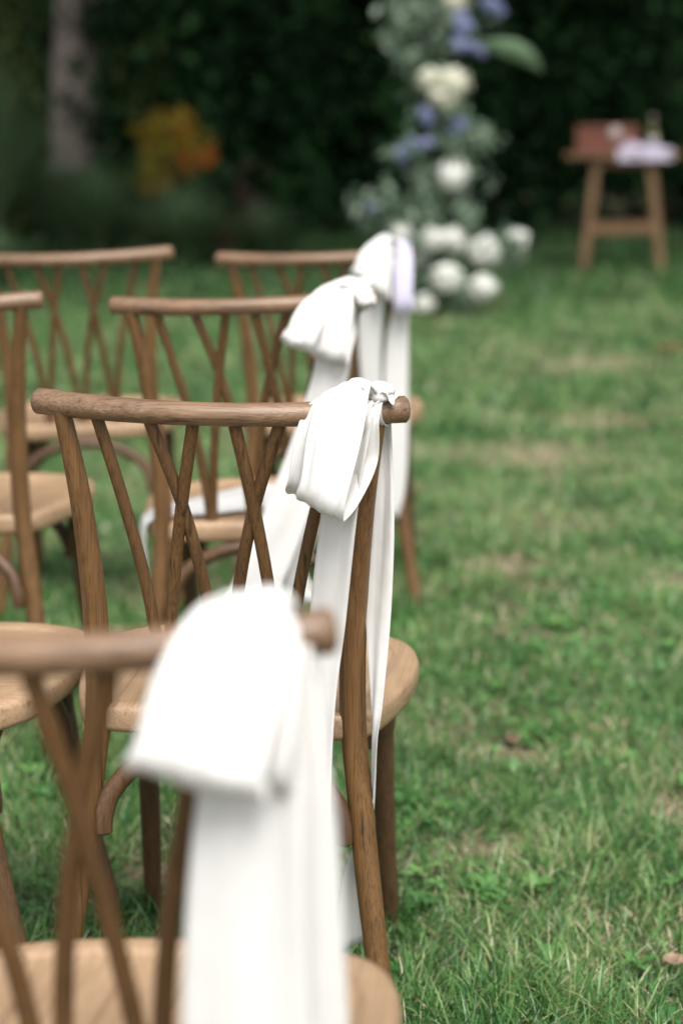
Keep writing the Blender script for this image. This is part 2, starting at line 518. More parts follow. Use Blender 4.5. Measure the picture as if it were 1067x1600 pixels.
def build_chair():
    root = empty('cross_back_chair')
    # curved top rail
    xs = np.linspace(-RAIL_W / 2, RAIL_W / 2, 9)
    ctrl = [(x, rail_y(x), rail_z(x), 0.0165 + 0.0015 * abs(x / 0.238) ** 2, 0.0150 + 0.002 * abs(x / 0.238) ** 2) for x in xs]
    tube_obj('top_rail', ctrl, M['rail'], root, n=33, segs=20, ref=(0, 0.0, 1.0), bevel=0.003)
    # rear posts, one bent piece from rail to ground
    for s in (-1, 1):
        c = [(0.200, rail_y(0.200) - 0.002, RAIL_Z - 0.008, 0.0110, 0.014), (0.182, 0.000, 0.74, 0.0140, 0.016), (0.170, 0.012, 0.60, 0.0165, 0.017),
             (0.168, 0.016, 0.47, 0.0175, 0.018), (0.176, 0.012, 0.38, 0.0170, 0.018), (0.195, -0.006, 0.22, 0.0165, 0.0165), (0.227, -0.036, 0.0, 0.0140, 0.014)]
        c = [(s * a, b, z, q, r) for a, b, z, q, r in c]
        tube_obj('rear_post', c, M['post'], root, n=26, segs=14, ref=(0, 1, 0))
    # six woven slats
    slat_paths = []
    for s in (-1, 1):
        slat_paths.append([(s * 0.155, 0.864), (s * 0.128, 0.76), (s * 0.101, 0.64), (s * 0.087, 0.54), (s * 0.081, 0.45)])
        slat_paths.append([(s * 0.085, 0.862), (s * 0.046, 0.742), (s * 0.022, 0.63), (s * 0.010, 0.53), (s * 0.006, 0.45)])
        slat_paths.append([(s * 0.024, 0.862), (s * 0.046, 0.742), (s * 0.062, 0.63), (s * 0.072, 0.53), (s * 0.076, 0.45)])
    for k, pth in enumerate(slat_paths):
        c = []
        yt = rail_y(pth[0][0])
        for (x, z) in pth:
            f = (z - 0.45) / (0.864 - 0.45)
            yb = 0.020
            c.append((x, yb + (yt - yb) * f ** 1.35, z, 0.0082, 0.0076))
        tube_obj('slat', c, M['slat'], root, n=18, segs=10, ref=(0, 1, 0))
    # seat with routed dish
    O = seat_outline()
    n = len(O)
    cen = np.array([0, 0.215])
    d = np.linalg.norm(O - cen, axis=1)[:, None]
    dirn = (O - cen) / d
    prof = [(0.010, 0.4205), (0.002, 0.424), (0.0, 0.430), (0.0, 0.449), (0.0025, 0.4555), (0.008, 0.458), (0.030, 0.4585), (0.0335, 0.4575),
            (0.036, 0.4545), (0.044, 0.4535), (0.08, 0.4515), (0.13, 0.4500)]
    V = [np.column_stack([O - dirn * i, z + 0.007 + 0.012 * (O - dirn * i)[:, 1]]) for i, z in prof]
    V = np.vstack(V + [np.array([[0, 0.215, 0.4590], [0, 0.215, 0.4300]])])
    F = []
    L = len(prof)
    for a in range(L - 1):
        for k in range(n):
            k2 = (k + 1) % n
            F.append((a * n + k, a * n + k2, (a + 1) * n + k2, (a + 1) * n + k))
    for k in range(n):
        k2 = (k + 1) % n
        F.append(((L - 1) * n + k, (L - 1) * n + k2, L * n))
        F.append((k2, k, L * n + 1))
    mesh_obj('seat', pyd('seat', V, F), M['seat'], root)
    # front legs with a thicker block at the top and two bolt holes
    for s in (-1, 1):
        c = [(s * 0.178, 0.335, 0.440, 0.0195, 0.0190), (s * 0.177, 0.337, 0.41, 0.0195, 0.019), (s * 0.177, 0.340, 0.345, 0.0185, 0.0185), (s * 0.177, 0.344, 0.335, 0.0165, 0.0165),
             (s * 0.178, 0.362, 0.22, 0.0160, 0.0160), (s * 0.183, 0.398, 0.06, 0.0142, 0.0142), (s * 0.185, 0.412, 0.0, 0.0135, 0.0135)]
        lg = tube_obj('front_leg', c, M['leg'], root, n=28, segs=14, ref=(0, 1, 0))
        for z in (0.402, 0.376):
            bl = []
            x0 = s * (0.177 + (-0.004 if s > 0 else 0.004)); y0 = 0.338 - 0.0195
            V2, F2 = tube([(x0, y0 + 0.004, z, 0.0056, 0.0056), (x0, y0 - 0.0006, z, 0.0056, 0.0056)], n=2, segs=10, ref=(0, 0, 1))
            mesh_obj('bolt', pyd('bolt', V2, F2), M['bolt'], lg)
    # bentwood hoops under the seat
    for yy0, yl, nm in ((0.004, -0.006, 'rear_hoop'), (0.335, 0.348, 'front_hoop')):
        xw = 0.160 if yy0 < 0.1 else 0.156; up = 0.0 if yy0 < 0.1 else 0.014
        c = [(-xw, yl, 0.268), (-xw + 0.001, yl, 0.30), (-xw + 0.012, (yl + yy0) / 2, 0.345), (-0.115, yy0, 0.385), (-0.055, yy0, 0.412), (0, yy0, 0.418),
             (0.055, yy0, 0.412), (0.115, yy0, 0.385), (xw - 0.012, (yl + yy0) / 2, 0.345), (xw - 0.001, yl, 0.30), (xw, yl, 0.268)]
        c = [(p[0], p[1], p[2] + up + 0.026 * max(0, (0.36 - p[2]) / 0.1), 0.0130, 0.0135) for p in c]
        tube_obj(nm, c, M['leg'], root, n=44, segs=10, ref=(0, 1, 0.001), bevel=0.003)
    return root


CHAIRS = [
    # x, y, yaw, tilt, label
    ('front', -0.244, 1.365, -0.15, 0.036, 'blurred wooden cross-back chair nearest the camera, its rail cut by the left edge'),
    ('focus', -0.150, 2.483, -0.12, -0.020, 'sharply focused brown wooden cross-back chair with a white bow on its right'),
    ('turned', -0.790, 2.76, -1.75, 0.0, 'wooden chair at the left edge turned sideways, only its seat and front legs in view'),
    ('third', -0.170, 3.56, -0.07, 0.022, 'wooden cross-back chair with ruffled bow, directly behind the sharply focused chair'),
    ('third_left', -0.770, 3.66, -0.15, 0.010, 'wooden cross-back chair cut by the left edge, one row behind the focused chair'),
    ('fourth', -0.056, 4.83, -0.11, 0.020, 'farthest wooden cross-back chair on the aisle, its bow before the white flowers'),
    ('fourth_left', -0.628, 4.74, 0.02, 0.020, 'blurred wooden cross-back chair in the last row, below the orange shrub at left'),
    ('fourth_edge', -1.215, 4.85, -0.05, 0.010, 'wooden chair of the last row at the left edge, only its seat corner in view'),
]
GROUP_CHAIRS = 'wooden cross-back chairs set in rows on the lawn'
proto = build_chair()
chairs = {}
for i, (key, x, y, a, tl, lab) in enumerate(CHAIRS):
    o = proto if i == 0 else copy_tree(proto)
    o.location = (x + tl * RAIL_Z, y, {'third': 0.021, 'third_left': 0.021, 'fourth_left': 0.016, 'fourth_edge': 0.012}.get(key, 0.0))
    o.rotation_euler = (-0.035 if key == 'front' else 0, -tl, a)
    tag(o, lab, 'chair', GROUP_CHAIRS)
    chairs[key] = o


# longer grass left standing round the feet
fx, fy = [], []
for o in chairs.values():
    for lx, ly in ((0.227, -0.036), (-0.227, -0.036), (0.185, 0.412), (-0.185, 0.412)):
        p = Matrix.Rotation(o.rotation_euler.z, 3, 'Z') @ Vector((lx, ly, 0)) + o.location
        k = 110
        fx.append(p.x + RNG.normal(0, 0.026, k)); fy.append(p.y + RNG.normal(0, 0.026, k))
fx, fy = np.concatenate(fx), np.concatenate(fy)
n = len(fx)
blades('foot_grass', fx, fy, RNG.uniform(0.035, 0.085, n), RNG.uniform(0.002, 0.0042, n), 3, 0.1, 1.2, np.clip(RNG.normal(0.36, 0.2, n), 0, 0.9), M['grass'],
       'longer green grass standing round the chair feet')


def weeds():
    V, F, A = [], [], []
    c = 0
    for i in range(150):
        x, y = RNG.uniform(-0.7, 1.1), RNG.uniform(2.4, 6.0)
        if i < 6: x, y = [(0.20, 3.0), (0.235, 3.02), (0.30, 2.98), (0.10, 3.35), (0.05, 3.75), (0.42, 3.1)][i]
        z = float(ground_z(x, y)) + 0.018
        k = RNG.integers(5, 9)
        rv = RNG.uniform(0.25, 0.66)
        for l in range(k):
            a = l * 6.283 / k + RNG.uniform(-0.3, 0.3)
            ln, wd, up = RNG.uniform(0.018, 0.042), RNG.uniform(0.005, 0.010), RNG.uniform(0.1, 0.7)
            dx, dy = math.cos(a), math.sin(a)
            for t, wf in ((0.0, 0.25), (0.4, 1.0), (0.75, 0.8), (1.0, 0.1)):
                h = ln * up * math.sin(t * 2.2)
                for sd in (-1, 1):
                    V.append((x + dx * ln * t - dy * sd * wd * wf, y + dy * ln * t + dx * sd * wd * wf, z + h)); A.append(min(0.75, max(0, rv + RNG.normal(0, 0.04))))
            for q in range(3): F.append((c + 2 * q, c + 2 * q + 1, c + 2 * q + 3, c + 2 * q + 2))
            c += 8
    me = np_mesh('lawn_weeds', np.array(V), [np.array(F)], {'rnd': A})
    tag(mesh_obj('lawn_weeds', me, M['grass'], smooth=False), 'low broad-leaved weeds growing flat in the near lawn', 'weeds', kind='stuff')


weeds()


# ------------------------------------------------------------------ ribbon bows
def strip(name, ctrl, parent, mat='satin', n=48, m=12, fold=0.0, waves=1.5, phase=0.0, notch=0.0, pleat=0.0025, pleat_end=False):
    """ctrl rows: centre xyz, half-width vector xyz. A satin strip with soft lengthwise folds."""
    P = catmull(ctrl, n)
    C, W = P[:, :3], P[:, 3:6]
    T = np.gradient(C, axis=0)
    N = np.cross(T, W)
    N /= (np.linalg.norm(N, axis=1)[:, None] + 1e-9)
    V, F = [], []
    for i in range(n):
        u = i / (n - 1)
        for k in range(m):
            t = -1 + 2 * k / (m - 1)
            amp = fold * (0.5 + 0.5 * math.sin(5.0 * u + phase))
            off = pleat * (math.exp(-u * 5) + (math.exp(-(1 - u) * 9) if pleat_end else 0)) * math.cos(math.pi * 4.5 * t + phase) + amp * math.cos(math.pi * waves * t + phase + 1.5 * u) + 0.0018 * math.sin(11 * u + 4 * t + phase)
            p = C[i] + W[i] * t + N[i] * off
            if notch and u > 0.9:
                p = p - T[i] / np.linalg.norm(T[i]) * 0  + np.array([0, 0, -1]) * (notch * t * (u - 0.9) * 10)
            V.append(p)
    for i in range(n - 1):
        for k in range(m - 1):
            a = i * m + k
            F.append((a, a + 1, a + m + 1, a + m))
    o = mesh_obj(name, pyd(name, V, F), M[mat], parent)
    md = o.modifiers.new('thickness', 'SOLIDIFY'); md.thickness = 0.0011; md.offset = 0
    return o


def wrap(name, x0, parent, hw=0.013, lean=0.006):
    """the band round the rail that the bow is tied with."""
    c = []
    cy, cz = rail_y(x0), rail_z(x0)
    for k in range(15):
        a = -0.3 + 2 * math.pi * k / 13
        r = 0.0215 + 0.0012 * math.sin(3 * a)
        c.append((x0 + lean * math.sin(a), cy + math.sin(a) * r, cz + math.cos(a) * r, hw, 0.10 * hw * math.sin(2 * a), 0.004))
    return strip(name, c, parent, n=60, m=14, fold=0.003, waves=4, phase=0.6)


def knot(name, x0, parent, r=0.0185, dy=-0.006, dz=0.024):
    """small gathered knot: a lump with pleats."""
    V, F = [], []
    nu, nv = 28, 14
    cx, cy, cz = x0, rail_y(x0) + dy, rail_z(x0) + dz
    for j in range(nv + 1):
        th = math.pi * j / nv
        for i in range(nu):
            ph = 2 * math.pi * i / nu
            rr = r * (1 + 0.10 * math.sin(5 * ph + 2 * th) + 0.05 * math.sin(9 * ph))
            V.append((cx + rr * 0.95 * math.cos(th) * 1.1, cy + rr * 0.9 * math.sin(th) * math.cos(ph), cz + rr * 0.8 * math.sin(th) * math.sin(ph)))
    for j in range(nv):
        for i in range(nu):
            i2 = (i + 1) % nu
            F.append((j * nu + i, j * nu + i2, (j + 1) * nu + i2, (j + 1) * nu + i))
    return mesh_obj(name, pyd(name, V, F), M['satin'], parent)


def bow(chair_key, label, parts, kx):
    ch = chairs[chair_key]
    root = empty('ribbon_bow', ch.location, ch.rotation_euler)
    tag(root, label, 'bow', 'white ribbon bows tied to the aisle chairs')
    wrap('band', kx, root)
    knot('knot', kx, root)
    for nm, ctrl, kw in parts:
        strip(nm, ctrl, root, **kw)
    return root


def loop(tl, tr, bl, br, kx, depth=0.034, shift=0.0):
    """hanging bow loop: front face between given corners (x,y,z), then curled under and back up to the knot."""
    tl, tr, bl, br = map(np.array, (tl, tr, bl, br))
    kc = np.array([kx, rail_y(kx) - 0.004, rail_z(kx) + 0.030])
    dn = np.array([0, depth, 0])
    rows = []
    def row(l, r): rows.append(np.concatenate([(l + r) / 2, (r - l) / 2]))
    row(kc + (-0.012, 0.012, -0.006), kc + (0.004, -0.014, -0.004))
    row(tl * 0.55 + kc * 0.45 + (0, 0, 0.008), tr * 0.6 + kc * 0.4 + (0, -0.006, 0.006))
    row(tl, tr)
    row(tl * 0.62 + bl * 0.38 + (-0.004, -0.012, 0.004), tr * 0.62 + br * 0.38 + (0.004, -0.012, 0.004))
    row(tl * 0.22 + bl * 0.78 + (0, -0.012, 0), tr * 0.22 + br * 0.78 + (0, -0.014, 0))
    row(bl + (0, -0.001, 0.006), br + (0, -0.001, 0.006))
    row(bl + (0.002, 0.014, -0.003), br + (0.0, 0.014, -0.003))
    row(bl + dn * 0.85 + (0.004, 0, 0.012), br + dn * 0.85 + (shift * 0.55, 0, 0.014))
    row(bl * 0.6 + tl * 0.4 + dn * 0.9 + (0.006, 0, 0), br * 0.6 + tr * 0.4 + dn * 0.9 + (-0.002 + shift, 0, 0))
    row(tl * 0.75 + bl * 0.25 + (0.012, 0.014, 0.0), tr * 0.75 + br * 0.25 + (-0.006 + shift * 0.9, 0.016, 0.0))
    row(kc + (-0.014, -0.010, -0.020), kc + (0.006, -0.016, -0.018))
    return rows


def tail(rows):
    """rows of (left xyz, right xyz)"""
    return [np.concatenate([(np.array(l) + np.array(r)) / 2, (np.array(r) - np.array(l)) / 2]) for l, r in rows]


LP = dict(n=90, m=26, fold=0.0035, waves=1.3, pleat=0.007, pleat_end=True)
TLK = dict(n=60, m=12, fold=0.004, waves=1.5)

# focused chair
K = 0.200
bow('focus', 'crisp white satin bow on the sharply focused chair, its long tails beside the right post', [
    ('loop', loop((0.134, -0.060, 0.893), (0.194, -0.056, 0.899), (0.109, -0.092, 0.768), (0.170, -0.116, 0.748), K, depth=0.046, shift=0.026), dict(LP, phase=0.3)),
    ('loop', loop((0.118, -0.046, 0.878), (0.165, -0.046, 0.885), (0.091, -0.058, 0.768), (0.150, -0.062, 0.758), K, depth=0.020), dict(LP, phase=1.5)),
    ('tail', tail([((0.150, -0.050, 0.872), (0.200, -0.055, 0.872)), ((0.140, -0.056, 0.80), (0.188, -0.060, 0.80)), ((0.133, -0.052, 0.735), (0.181, -0.064, 0.735)),
                   ((0.119, -0.040, 0.61), (0.167, -0.056, 0.61)), ((0.112, -0.045, 0.50), (0.154, -0.060, 0.50)), ((0.104, -0.050, 0.36), (0.150, -0.064, 0.36)),
                   ((0.100, -0.045, 0.22), (0.152, -0.058, 0.20))]), dict(TLK, phase=0.8)),
    ('tail', tail([((0.186, -0.012, 0.882), (0.214, 0.000, 0.880)), ((0.192, 0.010, 0.82), (0.215, 0.018, 0.82)), ((0.188, 0.016, 0.73), (0.221, 0.004, 0.73)),
                   ((0.185, 0.012, 0.61), (0.218, -0.004, 0.61)), ((0.193, -0.008, 0.50), (0.210, -0.020, 0.50)), ((0.1955, -0.008, 0.44), (0.204, -0.024, 0.44)),
                   ((0.190, 0.030, 0.33), (0.197, 0.012, 0.33)), ((0.158, 0.036, 0.24), (0.192, 0.022, 0.24)), ((0.142, 0.040, 0.12), (0.188, 0.028, 0.145))]), dict(TLK, fold=0.0015, phase=2.0)),
    ('tucked_end', tail([((0.190, -0.030, 0.889), (0.192, -0.008, 0.890)), ((0.204, -0.036, 0.8925), (0.207, -0.006, 0.894)), ((0.215, -0.037, 0.889), (0.219, -0.004, 0.890)),
                  ((0.2205, -0.040, 0.878), (0.2250, -0.002, 0.8865))]), dict(n=30, m=12, fold=0.001, waves=2, pleat=0.0025)),
], K)

# nearest chair
K = 0.192
bow('front', 'large blurred white bow on the chair nearest the camera, wide tails to the bottom edge', [
    ('loop', loop((0.148, -0.064, 0.898), (0.214, -0.054, 0.884), (0.106, -0.108, 0.797), (0.200, -0.112, 0.776), K, depth=0.045), dict(LP, phase=0.1)),
    ('loop', loop((0.160, -0.052, 0.892), (0.219, -0.050, 0.880), (0.134, -0.080, 0.786), (0.214, -0.078, 0.768), K, depth=0.022), dict(LP, phase=1.2)),
    ('tail', tail([((0.160, -0.050, 0.872), (0.214, -0.056, 0.872)), ((0.150, -0.064, 0.80), (0.220, -0.070, 0.80)), ((0.141, -0.076, 0.737), (0.221, -0.080, 0.737)),
                   ((0.131, -0.084, 0.64), (0.220, -0.084, 0.64)), ((0.125, -0.086, 0.55), (0.219, -0.086, 0.55)), ((0.120, -0.084, 0.40), (0.212, -0.084, 0.40)), ((0.115, -0.078, 0.24), (0.205, -0.080, 0.22))]), dict(TLK, phase=0.4)),
    ('tail', tail([((0.196, -0.052, 0.872), (0.224, -0.036, 0.866)), ((0.196, -0.062, 0.80), (0.232, -0.046, 0.80)), ((0.196, -0.062, 0.73), (0.240, -0.050, 0.73)),
                   ((0.199, -0.062, 0.62), (0.241, -0.052, 0.62)), ((0.201, -0.060, 0.50), (0.241, -0.050, 0.50)), ((0.202, -0.058, 0.36), (0.240, -0.050, 0.36)), ((0.200, -0.058, 0.20), (0.236, -0.050, 0.22))]), dict(TLK, phase=2.1)),
], K)

# third row
K = 0.214
bow('third', 'ruffled white bow behind the focused chair, its tail swept left through the back', [
    ('loop', loop((0.150, -0.056, 0.888), (0.202, -0.052, 0.896), (0.126, -0.090, 0.778), (0.188, -0.104, 0.764), K, shift=0.012), dict(LP, phase=0.9, fold=0.005)),
    ('loop', loop((0.126, -0.062, 0.880), (0.172, -0.064, 0.896), (0.074, -0.100, 0.806), (0.128, -0.112, 0.786), K, depth=0.030), dict(LP, phase=2.4, fold=0.009, waves=2.2)),
    ('loop', loop((0.205, -0.048, 0.898), (0.226, -0.040, 0.892), (0.214, -0.064, 0.856), (0.238, -0.054, 0.860), K, depth=0.024), dict(LP, phase=0.2)),
    ('tail', tail([((0.148, -0.050, 0.870), (0.205, -0.056, 0.870)), ((0.132, -0.058, 0.80), (0.192, -0.064, 0.80)), ((0.122, -0.062, 0.735), (0.184, -0.070, 0.735)),
                   ((0.072, -0.072, 0.60), (0.150, -0.080, 0.61)), ((0.010, -0.085, 0.46), (0.105, -0.092, 0.48)), ((-0.055, -0.095, 0.325), (0.055, -0.098, 0.360))]), dict(TLK, phase=0.2)),
    ('tail', tail([((0.170, -0.046, 0.872), (0.208, -0.048, 0.872)), ((0.155, -0.050, 0.74), (0.188, -0.050, 0.74)), ((0.118, -0.055, 0.56), (0.152, -0.055, 0.56)),
                   ((0.070, -0.060, 0.40), (0.110, -0.062, 0.42)), ((0.062, -0.066, 0.345), (0.100, -0.070, 0.385)), ((0.095, -0.070, 0.325), (0.115, -0.078, 0.362)), ((0.132, -0.072, 0.330), (0.134, -0.080, 0.372))]), dict(TLK, fold=0.002)),
    ('tail', tail([((0.040, 0.29, 0.474), (0.030, 0.13, 0.467)), ((-0.02, 0.27, 0.486), (-0.030, 0.10, 0.468)), ((-0.08, 0.23, 0.482), (-0.090, 0.06, 0.467)), ((-0.145, 0.17, 0.476), (-0.150, 0.045, 0.467)),
                   ((-0.205, 0.120, 0.470), (-0.190, 0.024, 0.468)), ((-0.229, 0.112, 0.446), (-0.203, 0.014, 0.446)), ((-0.226, 0.104, 0.37), (-0.200, 0.010, 0.36)), ((-0.216, 0.095, 0.33), (-0.186, 0.025, 0.24))]), dict(TLK, fold=0.003)),
], K)

# fourth row
K = 0.205
bow('fourth', 'far white bow with a bluish right loop, in front of the white flowers', [
    ('loop', loop((0.140, -0.056, 0.903), (0.190, -0.054, 0.912), (0.096, -0.092, 0.832), (0.190, -0.104, 0.765), K), dict(LP, phase=0.5)),
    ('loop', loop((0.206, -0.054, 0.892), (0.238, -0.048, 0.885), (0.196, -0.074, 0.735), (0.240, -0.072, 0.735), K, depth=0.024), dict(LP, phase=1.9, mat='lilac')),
    ('tail', tail([((0.150, -0.046, 0.865), (0.190, -0.050, 0.865)), ((0.108, -0.046, 0.75), (0.168, -0.050, 0.75)), ((0.104, -0.044, 0.65), (0.160, -0.048, 0.65)), ((0.108, -0.042, 0.56), (0.156, -0.046, 0.56)),
                   ((0.110, -0.042, 0.42), (0.152, -0.046, 0.42)), ((0.108, -0.042, 0.30), (0.150, -0.046, 0.27))]), dict(TLK, phase=0.9)),
    ('tail', tail([((0.192, -0.046, 0.865), (0.222, -0.036, 0.865)), ((0.190, -0.036, 0.75), (0.228, -0.028, 0.75)), ((0.172, -0.030, 0.68), (0.224, -0.022, 0.70)), ((0.160, -0.036, 0.55), (0.220, -0.028, 0.55)),
                   ((0.152, -0.042, 0.42), (0.216, -0.034, 0.42)), ((0.150, -0.046, 0.33), (0.206, -0.038, 0.30)), ((0.160, -0.046, 0.26), (0.186, -0.040, 0.225))]), dict(TLK, phase=1.4)),
], K)


# ------------------------------------------------------------------ foliage
def leaf_cloud(name, centers, size, mat, parent=None, rnd=None, aspect=0.5, droop=0.0):
    """one folded leaf (two quads' worth of triangles) at every centre."""
    n = len(centers)
    s = size * RNG.uniform(0.6, 1.4, n)
    d = RNG.normal(0, 1, (n, 3)); d[:, 2] -= droop
    d /= np.linalg.norm(d, axis=1)[:, None]
    q = RNG.normal(0, 1, (n, 3))
    q -= (q * d).sum(1)[:, None] * d
    q /= np.linalg.norm(q, axis=1)[:, None]
    nn = np.cross(d, q)
    c = np.asarray(centers)
    base, tip = c - d * s[:, None] * 0.5, c + d * s[:, None] * 0.5
    l = c + q * s[:, None] * aspect * 0.5 + nn * s[:, None] * 0.08
    r = c - q * s[:, None] * aspect * 0.5 + nn * s[:, None] * 0.08
    V = np.stack([base, l, tip, r], 1).reshape(-1, 3)
    b = (np.arange(n) * 4)[:, None]
    F1 = b + np.array([[0, 1, 2]]); F2 = b + np.array([[0, 2, 3]])
    if rnd is None: rnd = RNG.uniform(0, 1, n)
    me = np_mesh(name, V, [F1, F2], {'rnd': np.repeat(rnd, 4)})
    return mesh_obj(name, me, mat, parent, smooth=False)


def clumps(n_clump, per, cen, rad, crad, shell=0.55):
    """leaf centres in clumps filling an ellipsoid; returns centres and a per-clump shade value."""
    u = RNG.normal(0, 1, (n_clump, 3)); u /= np.linalg.norm(u, axis=1)[:, None]
    r = RNG.uniform(shell, 1.0, n_clump) ** 0.6
    cc = np.array(cen) + u * r[:, None] * np.array(rad)
    cr = crad * RNG.uniform(0.6, 1.4, n_clump)
    p = RNG.normal(0, 0.5, (n_clump, per, 3)) * cr[:, None, None] + cc[:, None, :]
    sh = np.clip(RNG.uniform(0, 1, n_clump)[:, None] * 0.6 + RNG.uniform(0, 0.4, (n_clump, per)), 0, 1)
    p = p.reshape(-1, 3)
    k = p[:, 2] > 0.02
    return p[k], sh.reshape(-1)[k]


M['hedge'] = leafy('hedge_leaf', [(0.0, (0.003, 0.010, 0.003)), (0.6, (0.018, 0.060, 0.018)), (1.0, (0.10, 0.24, 0.08))], 0.15, 0.55, 0.2)
M['wood_far'] = leafy('woodland_leaf', [(0.0, (0.004, 0.012, 0.003)), (1.0, (0.016, 0.04, 0.010))], 0.1, 0.7, 0.1)
M['treeleaf'] = leafy('tree_leaf', [(0.0, (0.012, 0.035, 0.008)), (1.0, (0.05, 0.11, 0.025))], 0.3, 0.5, 0.2)
M['bark'] = simple('tree_bark', (0.31, 0.255, 0.22), 0.9, 0.14, 5)
M['darkbark'] = simple('shrub_stem', (0.05, 0.035, 0.025), 0.9, 0.3, 10)


def trunk_obj(name, pts, mat, parent):
    return tube_obj(name, pts, mat, parent, n=24, segs=14, ref=(0, 1, 0), sharp=False)


# far woodland mass behind everything
n = 80000
px = RNG.uniform(-22, 22, n); py = 25 + RNG.uniform(0, 3, n) - 0.012 * px ** 2; pz = RNG.uniform(0, 1, n) ** 0.8 * 11
fw = leaf_cloud('far_woodland', np.column_stack([px, py, pz]), 0.62, M['wood_far'], aspect=0.8)
tag(fw, 'dark mass of woodland closing off the back of the garden', 'woodland', kind='stuff')


def shrub(name, label, loc, rad, n_clump, per, leaf, mat, group=None, crad=0.35, shell=0.45, cat='shrub'):
    root = empty(name, (loc[0], loc[1], 0))
    tag(root, label, cat, group)
    p, sh = clumps(n_clump, per, (0, 0, rad[2] * 0.98), rad, crad, shell)
    leaf_cloud('crown', p, leaf, mat, root, sh, 0.55)
    trunk_obj('trunk', [(0, 0, -0.03, 0.06, 0.06), (0.03, 0, rad[2] * 0.5, 0.05, 0.05), (-0.03, 0.03, rad[2] * 1.1, 0.03, 0.03)], M['darkbark'], root)
    return root


HG = 'dark shrubs closing the back of the lawn'
for lab, x, y, rx, rz in [
        ('dark evergreen shrub behind the table at the right edge', 3.0, 18.4, 1.5, 1.9),
        ('dark evergreen shrub between the table and the flower column', 1.35, 18.6, 1.3, 1.7),
        ('dark evergreen shrub straight behind the flower column', 0.25, 18.3, 1.2, 1.8),
        ('dark evergreen shrub between flower column and orange shrub', -0.75, 18.8, 1.1, 1.6),
        ('dark evergreen shrub behind the orange autumn shrub', -1.6, 18.6, 1.0, 1.5),
        ('dark evergreen shrub at the left edge behind the tree trunk', -3.6, 19.6, 1.4, 1.7)]:
    shrub('evergreen_shrub', lab, (x, y), (rx, 1.0, rz), 190, 60, 0.13, M['hedge'], HG)


def tall_tree(label, x, y, tr, h, crown, nleaf, bark, group, lean=(0, 0), name='tree', clump=240, leaf=0.24):
    root = empty(name, (x, y, 0))
    tag(root, label, 'tree', group)
    lx, ly = lean
    pts = [(0, 0, -0.05, tr * 1.25, tr * 1.25), (lx * 0.1, ly * 0.1, 0.3, tr * 1.04, tr * 1.04), (lx * 0.3, ly * 0.3, h * 0.3, tr * 0.92, tr * 0.92),
           (lx * 0.65, ly * 0.65, h * 0.62, tr * 0.75, tr * 0.75), (lx, ly, h, tr * 0.45, tr * 0.45)]
    tk = trunk_obj('trunk', pts, bark, root)
    cx, cy, cz, rx, ry, rz = crown
    for k in range(7):
        a = k * 0.9 + 0.3
        e = np.array([cx + rx * 0.6 * math.cos(a), cy + ry * 0.6 * math.sin(a), cz + rz * 0.2 * math.sin(3 * a)])
        b = np.array([lx * 0.8, ly * 0.8, h * (0.6 + 0.05 * k)])
        md = (b + e) / 2 + np.array([0, 0, 0.3])
        trunk_obj('limb', [(*b, tr * 0.35, tr * 0.35), (*md, tr * 0.22, tr * 0.22), (*e, tr * 0.07, tr * 0.07)], bark, root)
    p, sh = clumps(clump, nleaf // clump, (cx, cy, cz), (rx, ry, rz), 0.8, 0.35)
    leaf_cloud('crown', p, leaf, M['treeleaf'], root, sh, 0.7)
    return root


# the tree whose pale trunk stands at the upper left; its unseen crown is spread forward to shade the back lawn
tall_tree('pale grey tree trunk rising out of the top at upper left', -2.40, 18.0, 0.235, 6.2, (2.4, -2.4, 6.3, 6.5, 5.6, 1.7), 52000, M['bark'], None, lean=(0.50, 0.2), clump=420, leaf=0.32)
tall_tree('brownish thin trunk at the left edge beside the pale grey trunk', -3.05, 19.2, 0.13, 6.0, (0.0, 1.0, 6.4, 2.6, 2.6, 2.0), 9000, M['darkbark'], None, lean=(0.3, 0.2))

# orange and yellow autumn shrub
M['autumn'] = leafy('autumn_leaf', [(0.0, (0.15, 0.22, 0.04)), (0.35, (0.50, 0.38, 0.05)), (0.65, (0.60, 0.29, 0.06)), (1.0, (0.64, 0.17, 0.05))], 0.35, 0.5, 0.2)
root = empty('autumn_shrub', (-1.28, 15.9, 0))
tag(root, 'orange and yellow autumn shrub glowing in the dark bed', 'shrub')
pp, ss = [], []
for cx, cz, rx, rz, k, v in [(-0.06, 0.92, 0.24, 0.20, 26, 0.35), (0.05, 1.02, 0.16, 0.16, 14, 0.45), (0.18, 0.80, 0.12, 0.12, 15, 0.85), (-0.12, 0.62, 0.12, 0.12, 9, 0.5), (0.10, 0.84, 0.2, 0.14, 10, 0.25), (-0.28, 0.66, 0.16, 0.14, 6, 0.1)]:
    p, sh = clumps(k, 14, (cx, 0, cz), (rx * 1.1, 0.2, rz * 1.1), 0.06, 0.2)
    pp.append(p); ss.append(np.clip(v + RNG.normal(0, 0.16, len(p)), 0, 1))
leaf_cloud('crown', np.vstack(pp), 0.06, M['autumn'], root, np.concatenate(ss), 0.6)
for dx in (-0.12, 0.02, 0.16):
    trunk_obj('stem', [(dx * 0.2, 0, -0.02, 0.012, 0.012), (dx * 0.7, 0, 0.4, 0.009, 0.009), (dx * 1.2, 0, 0.8, 0.005, 0.005)], M['darkbark'], root)

# ornamental grasses in the left bed
M['tuft'] = leafy('ornamental_grass_blade', [(0.0, (0.05, 0.11, 0.04)), (0.6, (0.13, 0.24, 0.11)), (1.0, (0.30, 0.38, 0.22))], 0.3, 0.5, 0.3)


